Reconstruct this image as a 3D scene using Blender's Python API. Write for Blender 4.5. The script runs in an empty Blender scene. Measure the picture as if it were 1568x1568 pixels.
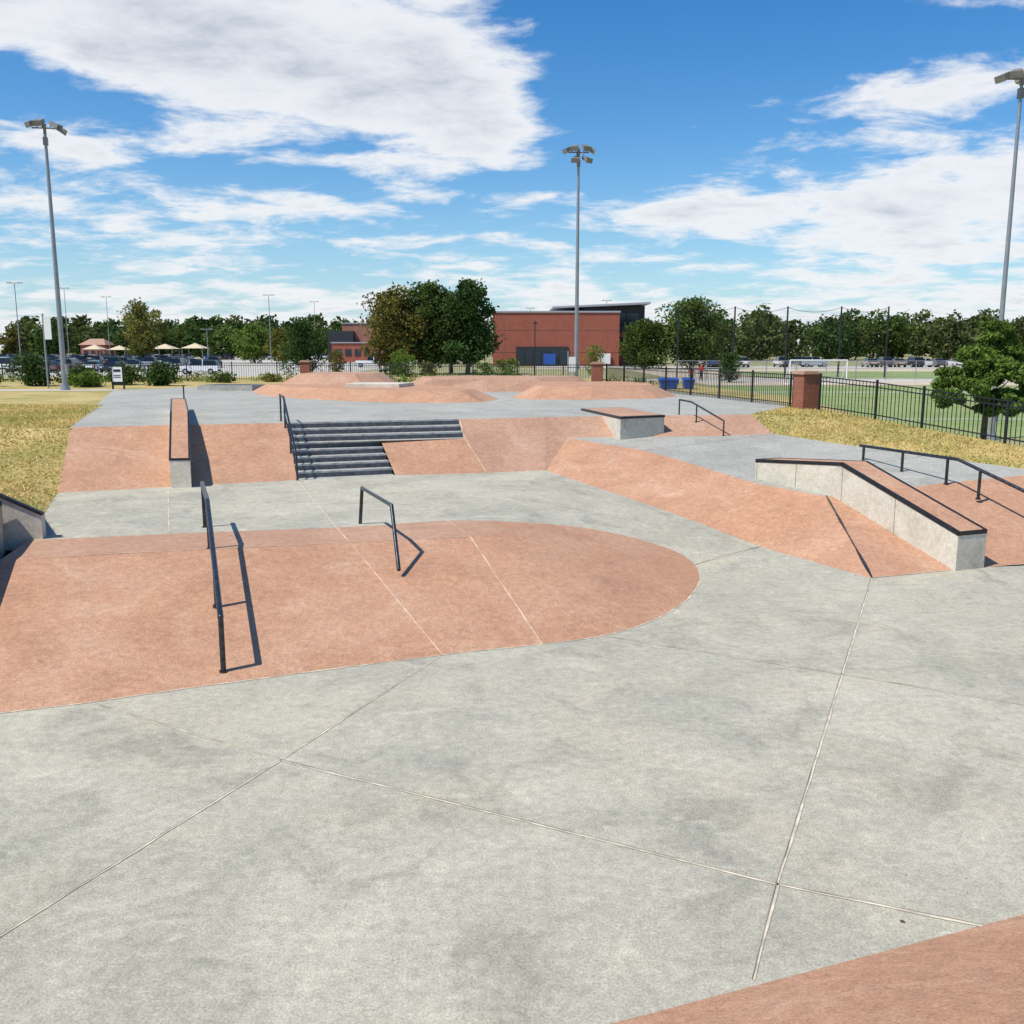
import bpy, math, random
import numpy as np
from mathutils import Vector, Matrix
random.seed(7); rng=np.random.default_rng(7)
S=bpy.context.scene
COL=bpy.context.collection
S.view_settings.view_transform='Standard'; S.view_settings.look='None'; S.view_settings.exposure=0

# ---------------------------------------------------------------- materials
def newmat(name):
    m=bpy.data.materials.new(name); m.use_nodes=True
    nt=m.node_tree; b=nt.nodes['Principled BSDF']; return m,nt,b
def N(nt,t,**k):
    n=nt.nodes.new(t)
    for a,v in k.items(): setattr(n,a,v)
    return n
def noise(nt,scale,detail=6,rough=.6,vec=None,dist=0):
    n=N(nt,'ShaderNodeTexNoise'); n.inputs['Scale'].default_value=scale
    n.inputs['Detail'].default_value=detail; n.inputs['Roughness'].default_value=rough
    n.inputs['Distortion'].default_value=dist
    if vec is not None: nt.links.new(vec,n.inputs['Vector'])
    return n.outputs['Fac']
def ramp(nt,fac,stops):
    r=N(nt,'ShaderNodeValToRGB'); cr=r.color_ramp
    while len(cr.elements)<len(stops): cr.elements.new(.5)
    for e,(p,c) in zip(cr.elements,stops):
        e.position=p; e.color=(c,c,c,1) if not hasattr(c,'__len__') else (*c,1)
    nt.links.new(fac,r.inputs['Fac']); return r.outputs['Color']
def mix(nt,fac,a,b,mode='MIX'):
    m=N(nt,'ShaderNodeMix',data_type='RGBA',blend_type=mode)
    for i,v in ((0,fac),(6,a),(7,b)):
        if isinstance(v,bpy.types.NodeSocket): nt.links.new(v,m.inputs[i])
        elif i==0: m.inputs[0].default_value=v
        else: m.inputs[i].default_value=(*v,1)
    return m.outputs[2]
def bump(nt,b,h,strength=.3,dist=.01):
    n=N(nt,'ShaderNodeBump'); n.inputs['Strength'].default_value=strength; n.inputs['Distance'].default_value=dist
    nt.links.new(h,n.inputs['Height']); nt.links.new(n.outputs[0],b.inputs['Normal'])
def simple(name,col,rough=.7,metal=0,var=.15,scale=6):
    m,nt,b=newmat(name)
    if var<=.06:
        b.inputs['Base Color'].default_value=(*col,1)
    else:
        tc=N(nt,'ShaderNodeTexCoord').outputs['Object']
        f=noise(nt,scale,3,.6,tc)
        c=ramp(nt,f,[(.3,[x*(1-var) for x in col]),(.7,[min(1,x*(1+var)) for x in col])])
        nt.links.new(c,b.inputs['Base Color'])
    b.inputs['Roughness'].default_value=rough; b.inputs['Metallic'].default_value=metal
    return m
def concrete(name,c0,c1,c2,light,stain,warm,bs=.4,scuff=.55,st_amt=.6,warm_amt=.6):
    m,nt,b=newmat(name)
    tc=N(nt,'ShaderNodeTexCoord').outputs['Object']
    big=noise(nt,.36,5,.62,tc,.8)
    col=ramp(nt,big,[(.34,c0),(.5,c1),(.64,c2)])
    mw=N(nt,'ShaderNodeMapping'); mw.inputs['Location'].default_value=(13.3,5.1,2); nt.links.new(tc,mw.inputs['Vector'])
    wn=noise(nt,.55,6,.68,mw.outputs[0],1.0)
    col=mix(nt,ramp(nt,wn,[(.46,0.),(.66,warm_amt)]),col,warm)
    md=noise(nt,1.15,7,.7,tc,.9)
    col=mix(nt,ramp(nt,md,[(.34,st_amt),(.48,0.)]),col,stain)
    col=mix(nt,ramp(nt,md,[(.54,0.),(.68,.5)]),col,light)
    mp=N(nt,'ShaderNodeMapping'); mp.inputs['Rotation'].default_value=(0,0,-.4); mp.inputs['Scale'].default_value=(1.5,3.2,1.5)
    nt.links.new(tc,mp.inputs['Vector'])
    sc=noise(nt,2.4,9,.8,mp.outputs[0],.3)
    col=mix(nt,ramp(nt,sc,[(.56,0.),(.66,scuff)]),col,light)
    col=mix(nt,ramp(nt,sc,[(.31,.4),(.42,0.)]),col,stain)
    fine=noise(nt,60,3,.75,tc)
    col=mix(nt,.7,col,ramp(nt,fine,[(.32,.30),(.68,.70)]),'OVERLAY')
    mid=noise(nt,11,5,.78,tc)
    col=mix(nt,.6,col,ramp(nt,mid,[(.33,.35),(.67,.65)]),'OVERLAY')
    # small pits
    vo=N(nt,'ShaderNodeTexVoronoi'); vo.inputs['Scale'].default_value=9; nt.links.new(tc,vo.inputs['Vector'])
    col=mix(nt,ramp(nt,vo.outputs['Distance'],[(.03,.55),(.06,0.)]),col,stain)
    nt.links.new(col,b.inputs['Base Color']); b.inputs['Roughness'].default_value=.9
    b.inputs['Specular IOR Level'].default_value=.25
    a=N(nt,'ShaderNodeMath',operation='ADD'); nt.links.new(fine,a.inputs[0]); nt.links.new(mid,a.inputs[1])
    bump(nt,b,a.outputs[0],bs,.014)
    return m
M={}
M['conc']=concrete('grey_concrete',(.36,.345,.275),(.42,.40,.32),(.48,.455,.36),(.60,.555,.43),(.27,.26,.21),(.49,.435,.315))
M['conc2']=concrete('grey_concrete_dark',(.33,.325,.285),(.375,.37,.325),(.42,.41,.36),(.48,.46,.39),(.27,.268,.238),(.42,.395,.325),warm_amt=.4)
M['terra']=concrete('terracotta_concrete',(.43,.232,.138),(.475,.265,.165),(.51,.30,.19),(.57,.385,.265),(.35,.19,.118),(.51,.275,.16),scuff=.45,st_amt=.45)
M['terra2']=concrete('terracotta_concrete_dark',(.41,.24,.155),(.45,.268,.178),(.49,.30,.205),(.54,.37,.27),(.34,.20,.135),(.47,.27,.17),scuff=.35,st_amt=.4)
M['wall']=concrete('cast_concrete',(.54,.50,.41),(.60,.56,.46),(.66,.62,.52),(.70,.67,.57),(.43,.39,.31),(.56,.5,.38))
M['joint']=simple('saw_cut_joint',(.60,.53,.40),.9,0,.4,5)
M['jointt']=simple('saw_cut_joint_warm',(.60,.43,.30),.9,0,.35,5)
M['jdark']=simple('form_joint',(.22,.2,.17),.9)
M['crack']=simple('crack_dark',(.10,.07,.05),.95)
M['steel']=simple('painted_black_steel',(.035,.037,.04),.38,.6,.4,20)
M['steelb']=simple('grey_blue_steel',(.06,.068,.078),.32,.7,.5,14)
M['steelw']=simple('worn_steel',(.11,.115,.12),.4,.8,.5,15)
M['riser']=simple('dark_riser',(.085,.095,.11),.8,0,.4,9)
M['nosing']=simple('stair_nosing',(.42,.42,.40),.8,0,.35,7)
M['galv']=simple('galvanised_pole',(.30,.32,.33),.45,.5,.1,3)
M['dgrey']=simple('lamp_housing',(.24,.225,.20),.5,.2)
M['glass']=simple('lamp_glass',(.45,.48,.5),.2,0,.05)
M['black']=simple('black_powdercoat',(.012,.012,.013),.5,0,.05)
def brickmat(name,c1,c2,mort,scale):
    m,nt,b=newmat(name)
    g=N(nt,'ShaderNodeTexCoord').outputs['Object']
    sp=N(nt,'ShaderNodeSeparateXYZ'); nt.links.new(g,sp.inputs[0])
    ad=N(nt,'ShaderNodeMath',operation='ADD'); nt.links.new(sp.outputs[0],ad.inputs[0]); nt.links.new(sp.outputs[1],ad.inputs[1])
    cb=N(nt,'ShaderNodeCombineXYZ'); nt.links.new(ad.outputs[0],cb.inputs[0]); nt.links.new(sp.outputs[2],cb.inputs[1])
    br=N(nt,'ShaderNodeTexBrick'); nt.links.new(cb.outputs[0],br.inputs['Vector'])
    br.inputs['Color1'].default_value=(*c1,1); br.inputs['Color2'].default_value=(*c2,1); br.inputs['Mortar'].default_value=(*mort,1)
    br.inputs['Scale'].default_value=scale; br.inputs['Mortar Size'].default_value=.012
    f=noise(nt,.6,4,.6,g)
    c=mix(nt,.5,br.outputs[0],ramp(nt,f,[(.3,.4),(.7,.6)]),'OVERLAY')
    nt.links.new(c,b.inputs['Base Color']); b.inputs['Roughness'].default_value=.85
    return m
M['brickp']=brickmat('pier_brick',(.32,.095,.05),(.24,.068,.038),(.32,.24,.18),4.5)
M['brick']=brickmat('building_brick',(.35,.095,.055),(.29,.078,.047),(.3,.13,.1),1.6)
M['brick2']=brickmat('building_brick_pale',(.36,.15,.10),(.31,.12,.08),(.33,.2,.16),1.6)
M['cap']=simple('limestone_cap',(.42,.25,.17),.8)
def grassmat(name,a,b_,c,sc=.5,ov=.75):
    m,nt,b=newmat(name)
    tc=N(nt,'ShaderNodeTexCoord').outputs['Object']
    f=noise(nt,sc,6,.7,tc,.5); f2=noise(nt,sc*18,4,.75,tc)
    col=ramp(nt,f,[(.35,a),(.52,b_),(.66,c)])
    col=mix(nt,ov,col,ramp(nt,f2,[(.25,.25),(.75,.75)]),'OVERLAY')
    nt.links.new(col,b.inputs['Base Color']); b.inputs['Roughness'].default_value=.95
    bump(nt,b,f2,.5,.03); return m
M['grass']=grassmat('dry_lawn',(.27,.25,.065),(.44,.34,.12),(.54,.41,.17))
M['field']=grassmat('turf_field',(.18,.25,.07),(.23,.29,.09),(.28,.31,.11),.08)
M['ground']=grassmat('open_ground',(.20,.21,.08),(.28,.26,.12),(.36,.30,.16),.03)
M['soil']=grassmat('dry_soil',(.46,.38,.26),(.54,.45,.32),(.58,.50,.37),.1)
M['lot']=grassmat('parking_concrete',(.42,.39,.34),(.47,.44,.38),(.52,.48,.42),.05,.5)
M['path']=grassmat('pale_path',(.5,.46,.38),(.55,.5,.43),(.6,.55,.48),.3,.5)
M['white']=simple('white_paint',(.78,.78,.76),.6,0,.04)
M['bldblack']=simple('dark_metal_cladding',(.03,.032,.036),.5,.2,.05)
M['bldwin']=simple('window_glass',(.03,.045,.06),.12,.3,.05)
M['bldtrim']=simple('grey_trim',(.35,.36,.38),.6,0,.05)
M['blue']=simple('blue_plastic',(.02,.09,.38),.5,0,.05)
M['bark']=simple('bark',(.12,.09,.065),.9,0,.4,8)
M['tyre']=simple('tyre',(.015,.015,.015),.8,0,.05)
M['tan']=simple('canvas_tan',(.6,.5,.33),.8,0,.05)
def leafmat(name='leaves',tf=.3):
    m,nt,b=newmat(name)
    at=N(nt,'ShaderNodeAttribute'); at.attribute_name='lc'
    df=N(nt,'ShaderNodeBsdfDiffuse'); nt.links.new(at.outputs['Color'],df.inputs['Color'])
    tr=N(nt,'ShaderNodeBsdfTranslucent'); nt.links.new(at.outputs['Color'],tr.inputs['Color'])
    ms=N(nt,'ShaderNodeMixShader'); ms.inputs[0].default_value=tf
    nt.links.new(df.outputs[0],ms.inputs[1]); nt.links.new(tr.outputs[0],ms.inputs[2])
    nt.links.new(ms.outputs[0],nt.nodes['Material Output'].inputs['Surface']); nt.nodes.remove(b); return m
M['leaf']=leafmat()

# ---------------------------------------------------------------- mesh builder
class MB:
    def __init__(s): s.v=[];s.f=[];s.m=[];s.mats=[];s.sm=[]
    def mi(s,k):
        if k not in s.mats: s.mats.append(k)
        return s.mats.index(k)
    def face(s,pts,mat,smooth=False):
        n=len(s.v); s.v+= [tuple(p) for p in pts]; s.f.append(tuple(range(n,n+len(pts)))); s.m.append(s.mi(mat)); s.sm.append(smooth)
    def raw(s,vs,fs,mat,smooth=False):
        n=len(s.v); s.v+=[tuple(p) for p in vs]; k=s.mi(mat)
        for f in fs: s.f.append(tuple(i+n for i in f)); s.m.append(k); s.sm.append(smooth)
    def hexa(s,p,mat):
        s.raw(p,[(3,2,1,0),(4,5,6,7),(0,1,5,4),(1,2,6,5),(2,3,7,6),(3,0,4,7)],mat)
    def box(s,c,d,mat,rz=0):
        x,y,z=[a/2 for a in d]; R=Matrix.Rotation(rz,3,'Z'); c=Vector(c)
        s.hexa([R@Vector(q)+c for q in [(-x,-y,-z),(x,-y,-z),(x,y,-z),(-x,y,-z),(-x,-y,z),(x,-y,z),(x,y,z),(-x,y,z)]],mat)
    def tube(s,p0,p1,r0,mat,r1=None,n=10):
        p0=Vector(p0);p1=Vector(p1); r1=r0 if r1 is None else r1
        d=(p1-p0).normalized(); a=d.orthogonal().normalized(); b=d.cross(a)
        vs=[]
        for p,r in ((p0,r0),(p1,r1)):
            for i in range(n):
                t=2*math.pi*i/n; vs.append(p+a*(math.cos(t)*r)+b*(math.sin(t)*r))
        fs=[(i,(i+1)%n,n+(i+1)%n,n+i) for i in range(n)]
        s.raw(vs,fs,mat,True); s.raw(vs[:n],[tuple(range(n))[::-1]],mat); s.raw(vs[n:],[tuple(range(n))],mat)
    def obj(s,name,parent=None,bevel=0,merge=False,loc=(0,0,0)):
        me=bpy.data.meshes.new(name); me.from_pydata(s.v,[],s.f)
        for k in s.mats: me.materials.append(M[k])
        me.polygons.foreach_set('material_index',s.m); me.polygons.foreach_set('use_smooth',s.sm)
        me.update()
        if merge:
            import bmesh
            bm=bmesh.new(); bm.from_mesh(me); bmesh.ops.remove_doubles(bm,verts=bm.verts,dist=1e-4)
            bmesh.ops.recalc_face_normals(bm,faces=bm.faces); bm.to_mesh(me); bm.free()
        o=bpy.data.objects.new(name,me); COL.objects.link(o); o.location=loc
        if parent: o.parent=parent
        if bevel:
            bv=o.modifiers.new('b','BEVEL'); bv.width=bevel; bv.segments=2; bv.limit_method='ANGLE'
        return o
def empty(name,loc=(0,0,0)):
    e=bpy.data.objects.new(name,None); COL.objects.link(e); e.location=loc; return e
def catmull(pts,n=5):
    out=[]; P=[Vector(p) for p in pts]
    for i in range(len(P)-1):
        p0=P[max(i-1,0)];p1=P[i];p2=P[i+1];p3=P[min(i+2,len(P)-1)]
        for k in range(n):
            t=k/n
            out.append(.5*((2*p1)+(p2-p0)*t+(2*p0-5*p1+4*p2-p3)*t*t+(3*p1-p0-3*p2+p3)*t**3))
    out.append(P[-1]); return out
def lerp(a,b,t): return tuple(x+(y-x)*t for x,y in zip(a,b))

# ---------------------------------------------------------------- terrain outside
def gz(y): return -.03 if y<=58 else (.4 if y>=80 else -.03+.43*(y-58)/22)
def rect(name,x0,x1,y0,y1,off,mat):
    ys=sorted({y0,y1}|{y for y in (58,80) if y0<y<y1}); b=MB()
    for a,c in zip(ys,ys[1:]):
        b.face([(x0,a,gz(a)+off),(x1,a,gz(a)+off),(x1,c,gz(c)+off),(x0,c,gz(c)+off)],mat)
    return b.obj(name)
rect('ground',-3500,3500,-400,4500,0,'ground')
rect('parking_lot',-190,-21,104,330,.012,'lot')
rect('parking_lot',4,150,152,172,.012,'lot')
rect('road',-190,80,91,99,.016,'lot')
rect('dry_soil_ground',-60,-14,62,90,.010,'soil')
rect('running_track',17,95,82,150,.010,'soil')
rect('sports_field',16.5,90,38,80,.010,'field')
rect('sports_field',28,90,100,132,.016,'field')
b=MB()
for x0,x1,y0,y1 in [(17,80,72,72.35),(17,80,48,48.2),(38,38.2,48,72)]:
    ys=sorted({y0,y1}|{y for y in (58,) if y0<y<y1})
    for a,c in zip(ys,ys[1:]): b.face([(x0,a,gz(a)+.02),(x1,a,gz(a)+.02),(x1,c,gz(c)+.02),(x0,c,gz(c)+.02)],'white')
b.obj('field_line_markings')
b=MB()
for r in range(9):
    y=118+r*22
    for k in range(48):
        x=-170+k*2.9
        if x<-30: b.face([(x,y,.42),(x+.12,y,.42),(x+.12,y+5,.42),(x,y+5,.42)],'white')
b.obj('parking_markings')

# ---------------------------------------------------------------- skate park surfaces
bot=[(-5.7,8.45,0),(-4.99,8.76,0),(-4.24,9.05,0),(-3.10,9.58,0),(-.81,10.54,0),(.36,10.95,0),(1.14,11.3,0),(1.84,11.96,0),(2.48,13.0,0),(2.87,14.08,0)]
botc=catmull(bot,5)
b=MB()
b.face([(-9,-3,0),(14,-3,0),(13.2,13.5,0),(13.6,16.8,0),(8.39,15.13,0),(7.77,15.04,0),(5.57,14.27,0)]+[tuple(p) for p in reversed(botc)]+[(-7,8.0,0)],'conc')
b.obj('concrete_floor')
L=[(2.87,14.08,0),(2.99,15.04,.02),(2.77,15.66,.12),(2.26,15.98,.25),(1.53,16.0,.42),(.84,15.68,.57),(.2,15.35,.68),(-.47,15.14,.75)]
R=[(5.57,14.27,0),(4.9,15.25,.06),(4.28,16.17,.12),(3.51,17.5,.28),(2.63,18.77,.45),(1.70,20.2,.60),(1.2,20.95,.68),(.765,21.6,.75)]
Lc=catmull(L,5);Rc=catmull(R,5)
b=MB()
vs=[];nC=9
for l,r in zip(Lc,Rc):
    for j in range(nC): vs.append(l.lerp(r,j/(nC-1)))
fs=[(i*nC+j,i*nC+j+1,(i+1)*nC+j+1,(i+1)*nC+j) for i in range(len(Lc)-1) for j in range(nC-1)]
b.raw(vs,fs,'conc',True)
b.obj('concrete_ramp')
Z1=.75;Z2=1.8
b=MB()
b.face([(x,y,Z1) for x,y in [(-7.04,13.54),(-4.68,14.14),(-2.74,14.51),(-1.05,15.14),(-.47,15.14),(.765,21.6),(-.57,21.14),(-2.57,20.69),(-4.57,19.95),(-8.79,18.11),(-7.84,15.57)]],'conc')
b.obj('concrete_floor')
crest=[(-6.75,12.15,Z1),(-6.3,12.32,Z1),(-5.6,12.55,Z1),(-4.4,12.83,Z1),(-2.33,13.35,Z1),(-.62,13.78,Z1)]
cc=[]
for i in range(5):
    for k in range(5): cc.append(Vector(lerp(crest[i],crest[i+1],k/5)))
cc.append(Vector(crest[5]))
ap=Vector(crest[5]); ap2=Vector((-.09,14.40,Z1))
Bs=list(botc); Ts=list(cc)
arc=[ap,Vector((-.42,13.86,Z1)),Vector((-.24,14.03,Z1)),Vector((-.13,14.22,Z1)),ap2]
Bs+=[Lc[i] for i in range(1,len(Lc))]
k_=len(Bs)-26
for i in range(1,k_+1):
    t=min(1,i/(k_*.55))*4; a=min(3,int(t)); Ts.append(arc[a].lerp(arc[a+1],t-a))
b=MB();vs=[];rows=7
for p,q in zip(Bs,Ts):
    for j in range(rows+1): vs.append(p.lerp(q,j/rows))
fs=[(i*(rows+1)+j,(i+1)*(rows+1)+j,(i+1)*(rows+1)+j+1,i*(rows+1)+j+1) for i in range(len(Bs)-1) for j in range(rows)]
b.raw(vs,fs,'terra',True)
b.obj('skate_bank')
b=MB()
b.face([crest[0],crest[1],crest[2],crest[3],(-4.68,14.14,Z1),(-7.04,13.54,Z1),],'terra2')
b.face([crest[3],crest[4],(-2.74,14.51,Z1),(-4.68,14.14,Z1)],'terra2')
b.face([crest[4],crest[5],(-1.05,15.14,Z1),(-2.74,14.51,Z1)],'terra2')
b.face([tuple(p) for p in arc]+[(-.47,15.14,Z1),(-1.05,15.14,Z1)],'terra2')
b.obj('bank_top_deck')
def zp(y): return .83+.085*(y-17.2)
b=MB(); b.face([(-9.69,20.8,Z2),(-8.79,18.11,Z1),(-4.57,19.95,Z1),(-5.24,22.1,Z2)],'terra'); b.obj('skate_bank')
b=MB()
b.face([(-3.05,21.95,1.406),(-2.57,20.69,Z1),(-.57,21.14,Z1),(-1.12,22.4,1.406)],'terra')
b.face([(-1.3,23.3,Z2),(-1.12,22.4,1.406),(-.57,21.14,Z1),(.765,21.6,Z1),(.83,23.9,Z2)],'terra2')
b.face([(.83,23.9,Z2),(.765,21.6,Z1),(1.38,23.27,zp(23.27))],'terra2')
b.face([(.83,23.9,Z2),(1.38,23.27,zp(23.27)),(3.76,23.4,zp(23.4)),(3.94,24.6,Z2),(1.76,24.2,Z2)],'terra2')
b.face([(3.94,24.6,Z2),(3.76,23.4,zp(23.4)),(5.28,23.5,zp(23.5)),(6.57,23.8,zp(23.8)),(6.26,24.9,Z2)],'terra2')
b.obj('skate_bank')
rt=[(5.77,17.19),(5.26,17.7),(4.68,18.37),(3.9,20.0),(3.0,21.6),(2.18,22.4),(1.38,23.27)]
rt=[(x,y,zp(y)) for x,y in rt]
rb=[(5.57,14.27,0),(4.9,15.25,.06),(4.28,16.17,.12),(3.51,17.5,.28),(2.63,18.77,.45),(1.70,20.2,.60),(.765,21.6,.75)]
rtc=catmull(rt,5);rbc=catmull(rb,5)
b=MB(); vs=[]
for p,q in zip(rbc,rtc):
    for j in range(5): vs.append(p.lerp(q,j/4)-Vector((0,0,.012 if j==0 else 0)))
fs=[(i*5+j,(i+1)*5+j,(i+1)*5+j+1,i*5+j+1) for i in range(len(rbc)-1) for j in range(4)]
b.raw(vs,fs,'terra',True)
b.face([(5.57,14.27,0),(7.09,14.80,0),(7.77,15.04,0),(8.39,15.25,0),(11.2,16.0,0),(11.2,19.3,zp(19.3)),(9,18.5,zp(18.5)),(5.77,17.19,zp(17.19))],'terra')
b.obj('skate_bank')
b=MB()
b.face([tuple(p) for p in rtc]+[(3.76,23.4,zp(23.4)),(5.28,23.5,zp(23.5)),(6.57,23.8,zp(23.8)),(7.7,22.5,zp(22.5)),(10.65,19.6,zp(19.6)),(11.2,19.3,zp(19.3)),(9,18.5,zp(18.5))],'conc2')
b.obj('concrete_platform')
b=MB()
b.face([(x,y,Z2) for x,y in [(-9.69,20.8),(-5.24,22.1),(-1.3,23.3),(.83,23.9),(1.76,24.2),(3.94,24.6),(6.26,24.9),(8.34,28.6),(8.3,31),(5.5,43),(-10,47),(-16.7,40)]],'conc2')
b.obj('concrete_plateau')
b=MB()
e0=Vector((-8,1.36,0));e1=Vector((12,8.62,0));nrm=Vector((1.33,-3.67,0))
b.face([e0,e1,e1+nrm+Vector((0,0,1.8)),e0+nrm+Vector((0,0,1.8))],'terra')
b.obj('skate_bank')
b=MB(); t0=e0+nrm+Vector((0,0,1.8));t1=e1+nrm+Vector((0,0,1.8))
b.face([t0,t1,t1+Vector((1,-9,0)),t0+Vector((1,-9,0))],'conc2'); b.obj('concrete_deck')
# stairs
b=MB()
def steps(lt,lb,rt_,rb_,zt,n,dz):
    for i in range(n):
        a0=lerp(lt,lb,i/n);a1=lerp(lt,lb,(i+1)/n);c0=lerp(rt_,rb_,i/n);c1=lerp(rt_,rb_,(i+1)/n)
        zt0=zt-dz*i; z=zt-dz*(i+1)
        b.face([(*a0,z),(*a1,z),(*c1,z),(*c0,z)],'conc2')
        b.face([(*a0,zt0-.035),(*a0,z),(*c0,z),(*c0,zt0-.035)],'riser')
        b.face([(*a0,zt0+.004),(*a0,zt0-.035),(*c0,zt0-.035),(*c0,zt0+.004)],'nosing')
        n0=lerp(a0,a1,-.2);m0=lerp(c0,c1,-.2)
        b.face([(*n0,zt0+.004),(*a0,zt0+.004),(*c0,zt0+.004),(*m0,zt0+.004)],'nosing')
DZ=1.05/8
steps((-5.24,22.1),(-4.99,21.23),(-1.3,23.3),(-1.12,22.4),Z2,3,DZ)
steps((-4.99,21.23),(-4.57,19.95),(-3.05,21.95),(-2.57,20.69),Z2-3*DZ,5,DZ)
b.face([(-1.3,23.3,Z2),(-1.12,22.4,1.406),(-1.3,23.3,1.406)],'conc2')
b.obj('concrete_stairs')

# humps on the plateau
def frustum(name,base,h,inset,mat='terra',top=None,z0=Z2,bev=.25):
    c=Vector((sum(p[0] for p in base)/len(base),sum(p[1] for p in base)/len(base),0))
    b=MB(); lo=[Vector((x,y,z0-.05)) for x,y in base]; hi=[]
    for p in lo:
        d=(c-p); d.z=0; hi.append(Vector((p.x,p.y,0))+d.normalized()*min(inset,d.length*.8)+Vector((0,0,z0+h)))
    n=len(base)
    for i in range(n): b.face([lo[i],lo[(i+1)%n],hi[(i+1)%n],hi[i]],mat)
    b.face(hi,top or mat)
    return b.obj(name,merge=True,bevel=bev)
frustum('skate_hump',[(-10.6,38.4),(-9.4,35.2),(-7.6,33.0),(-5.6,31.4),(-3.6,30.3),(-2.2,30.1),(-.9,30.6),(-.3,32.5),(-1,35),(-3,38),(-7,39.5)],.34,1.1,bev=.07)
frustum('skate_hump',[(-9.9,37.6),(-7.9,36.0),(-5.4,35.9),(-4.2,37.4),(-4.4,41),(-9,42)],.74,1.5,'terra2',bev=.08)
frustum('skate_hump',[(-.1,33.4),(.6,32.3),(2.6,32.0),(5.2,33),(6.1,34.6),(6.0,37),(4.5,39),(0.5,38.5)],.42,1.0,bev=.07)
frustum('skate_hump',[(-4.2,37.5),(-1,37.8),(2,39),(4,42),(-2,43),(-5,41)],.55,1.2,'terra2',bev=.1)
frustum('manual_pad',[(-6.0,34.2),(-4.0,34.0),(-3.6,35.4),(-5.8,35.6)],.47,.03,'wall','wall',Z2,.02)
frustum('manual_pad',[(-13,39.3),(-10.6,39),(-10.2,40.4),(-12.6,40.8)],.22,.03,'conc2','riser',Z2,.02)

# joints
def strip(b,p0,p1,w,mat,off=.005,wob=0.004,side=0):
    p0=Vector(p0);p1=Vector(p1);d=(p1-p0);n=Vector((-d.y,d.x,0)).normalized();o=Vector((0,0,off))+n*side
    k=max(1,int(d.length/.25)); pts=[]
    for i in range(k+1):
        c=p0.lerp(p1,i/k)+o+n*random.uniform(-wob,wob); ww=w/2*random.uniform(.45,1.3); pts.append((c-n*ww,c+n*ww))
    for (a,c),(d_,e_) in zip(pts,pts[1:]): b.face([a,d_,e_,c],mat)
b=MB()
A=(1.76,5.76,0);B=(3.60,9.87,0);C=(5.57,14.27,0);D=(-1.99,7.68,0);E=(-.81,10.54,0)
for p,q in [((1.36,4.80,0),A),(A,B),(B,C),((1.14,11.27,0),B),(B,(5.1,8.97,0)),(D,A),(A,(2.9,5.3,0)),
            ((5.1,8.97,0),(9,6.9,0)),((2.99,15.1,.03),(4.3,16.1,.13)),]:
    strip(b,p,q,.022,'joint'); strip(b,p,q,.007,'jdark',.007,.002,.012)
for p,q in [((-3.09,5.2,0),D),(D,E),((-4.2,9.02,0),D),((-3.09,5.2,0),(-5,.8,0))]: strip(b,p,q,.016,'joint'); strip(b,p,q,.005,'jdark',.007,.002,.010)
for p,q in zip(botc,botc[1:]): strip(b,p-Vector((0,.012,0)),q-Vector((0,.012,0)),.022,'joint')
for p,q in [((5.57,14.27,0),(7.0,14.78,0)),((7.75,15.03,0),(11,15.95,0))]: strip(b,p,q,.02,'joint',.008)
def jl(p,q,z=Z1): strip(b,(p[0],p[1],z),(q[0],q[1],z),.018,'joint')
jl((-2.74,14.51),(-4.57,19.95)); jl((-.4,17.6),(-8.2,16.4)); jl((-5.2,14.1),(-6.9,18.8))
jl((-5.3,22.2),(-9.5,33),Z2);jl((-1.4,23.4),(-3.2,30),Z2);jl((.8,24),(-.4,32.2),Z2);jl((-10.5,24),(7,27.5),Z2);jl((-13,31.5),(-6,32),Z2)
b.obj('floor_joints')
b=MB()
for i in (20,25): strip(b,botc[i],cc[i],.018,'jointt',.006)
strip(b,crest[4],(-2.74,14.51,Z1),.018,'jointt');strip(b,crest[5],(-1.05,15.14,Z1),.018,'jointt')
for i in range(1,5): strip(b,crest[i],crest[i+1],.014,'jointt',.006)
strip(b,(5.77,17.19,.835),(5.57,14.27,0.01),.045,'steelw',.012,0)
strip(b,(-.57,21.14,Z1),(-1.12,22.4,1.406),.03,'jointt',.01)
strip(b,(-1.12,22.4,1.406),(-1.3,23.3,Z2),.03,'jointt',.01)
strip(b,(3.0,21.6,zp(21.6)),(6.57,23.8,zp(23.8)),.02,'joint',.008)
strip(b,(4.68,18.37,zp(18.37)),(9.2,21.0,zp(21.0)),.02,'joint',.008)
b.obj('bank_joints')

# ---------------------------------------------------------------- lawns
b=MB()
b.face([(x,y,1.785) for x,y in [(-9.69,20.8),(-16.7,40),(-10,47),(5.5,43),(8.3,31),(8.34,28.6),(8.51,27.6),(10.2,33),(8.5,47),(6,56),(-12,60),(-34,58),(-34,20),(-14,19)]],'grass')
outer=[(16,34),(14,50),(10,68),(-14,76),(-50,74),(-50,20)]
inner=[(10.2,33),(8.5,47),(6,56),(-12,60),(-34,58),(-34,20)]
for i in range(5):
    b.face([(*inner[i],1.785),(*outer[i],gz(outer[i][1])),(*outer[i+1],gz(outer[i+1][1])),(*inner[i+1],1.785)],'grass')
b.face([(8.51,27.6,1.785),(17,30,-.03),(16,34,-.03),(10.2,33,1.785)],'grass')
b.face([(-34,20,1.785),(-50,20,-.03),(-50,-3,-.03),(-34,-3,1.785)],'grass')
b.face([(-14,19,1.785),(-34,20,1.785),(-34,-3,1.785),(-14,-3,1.785)],'grass')
b.obj('lawn')
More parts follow.
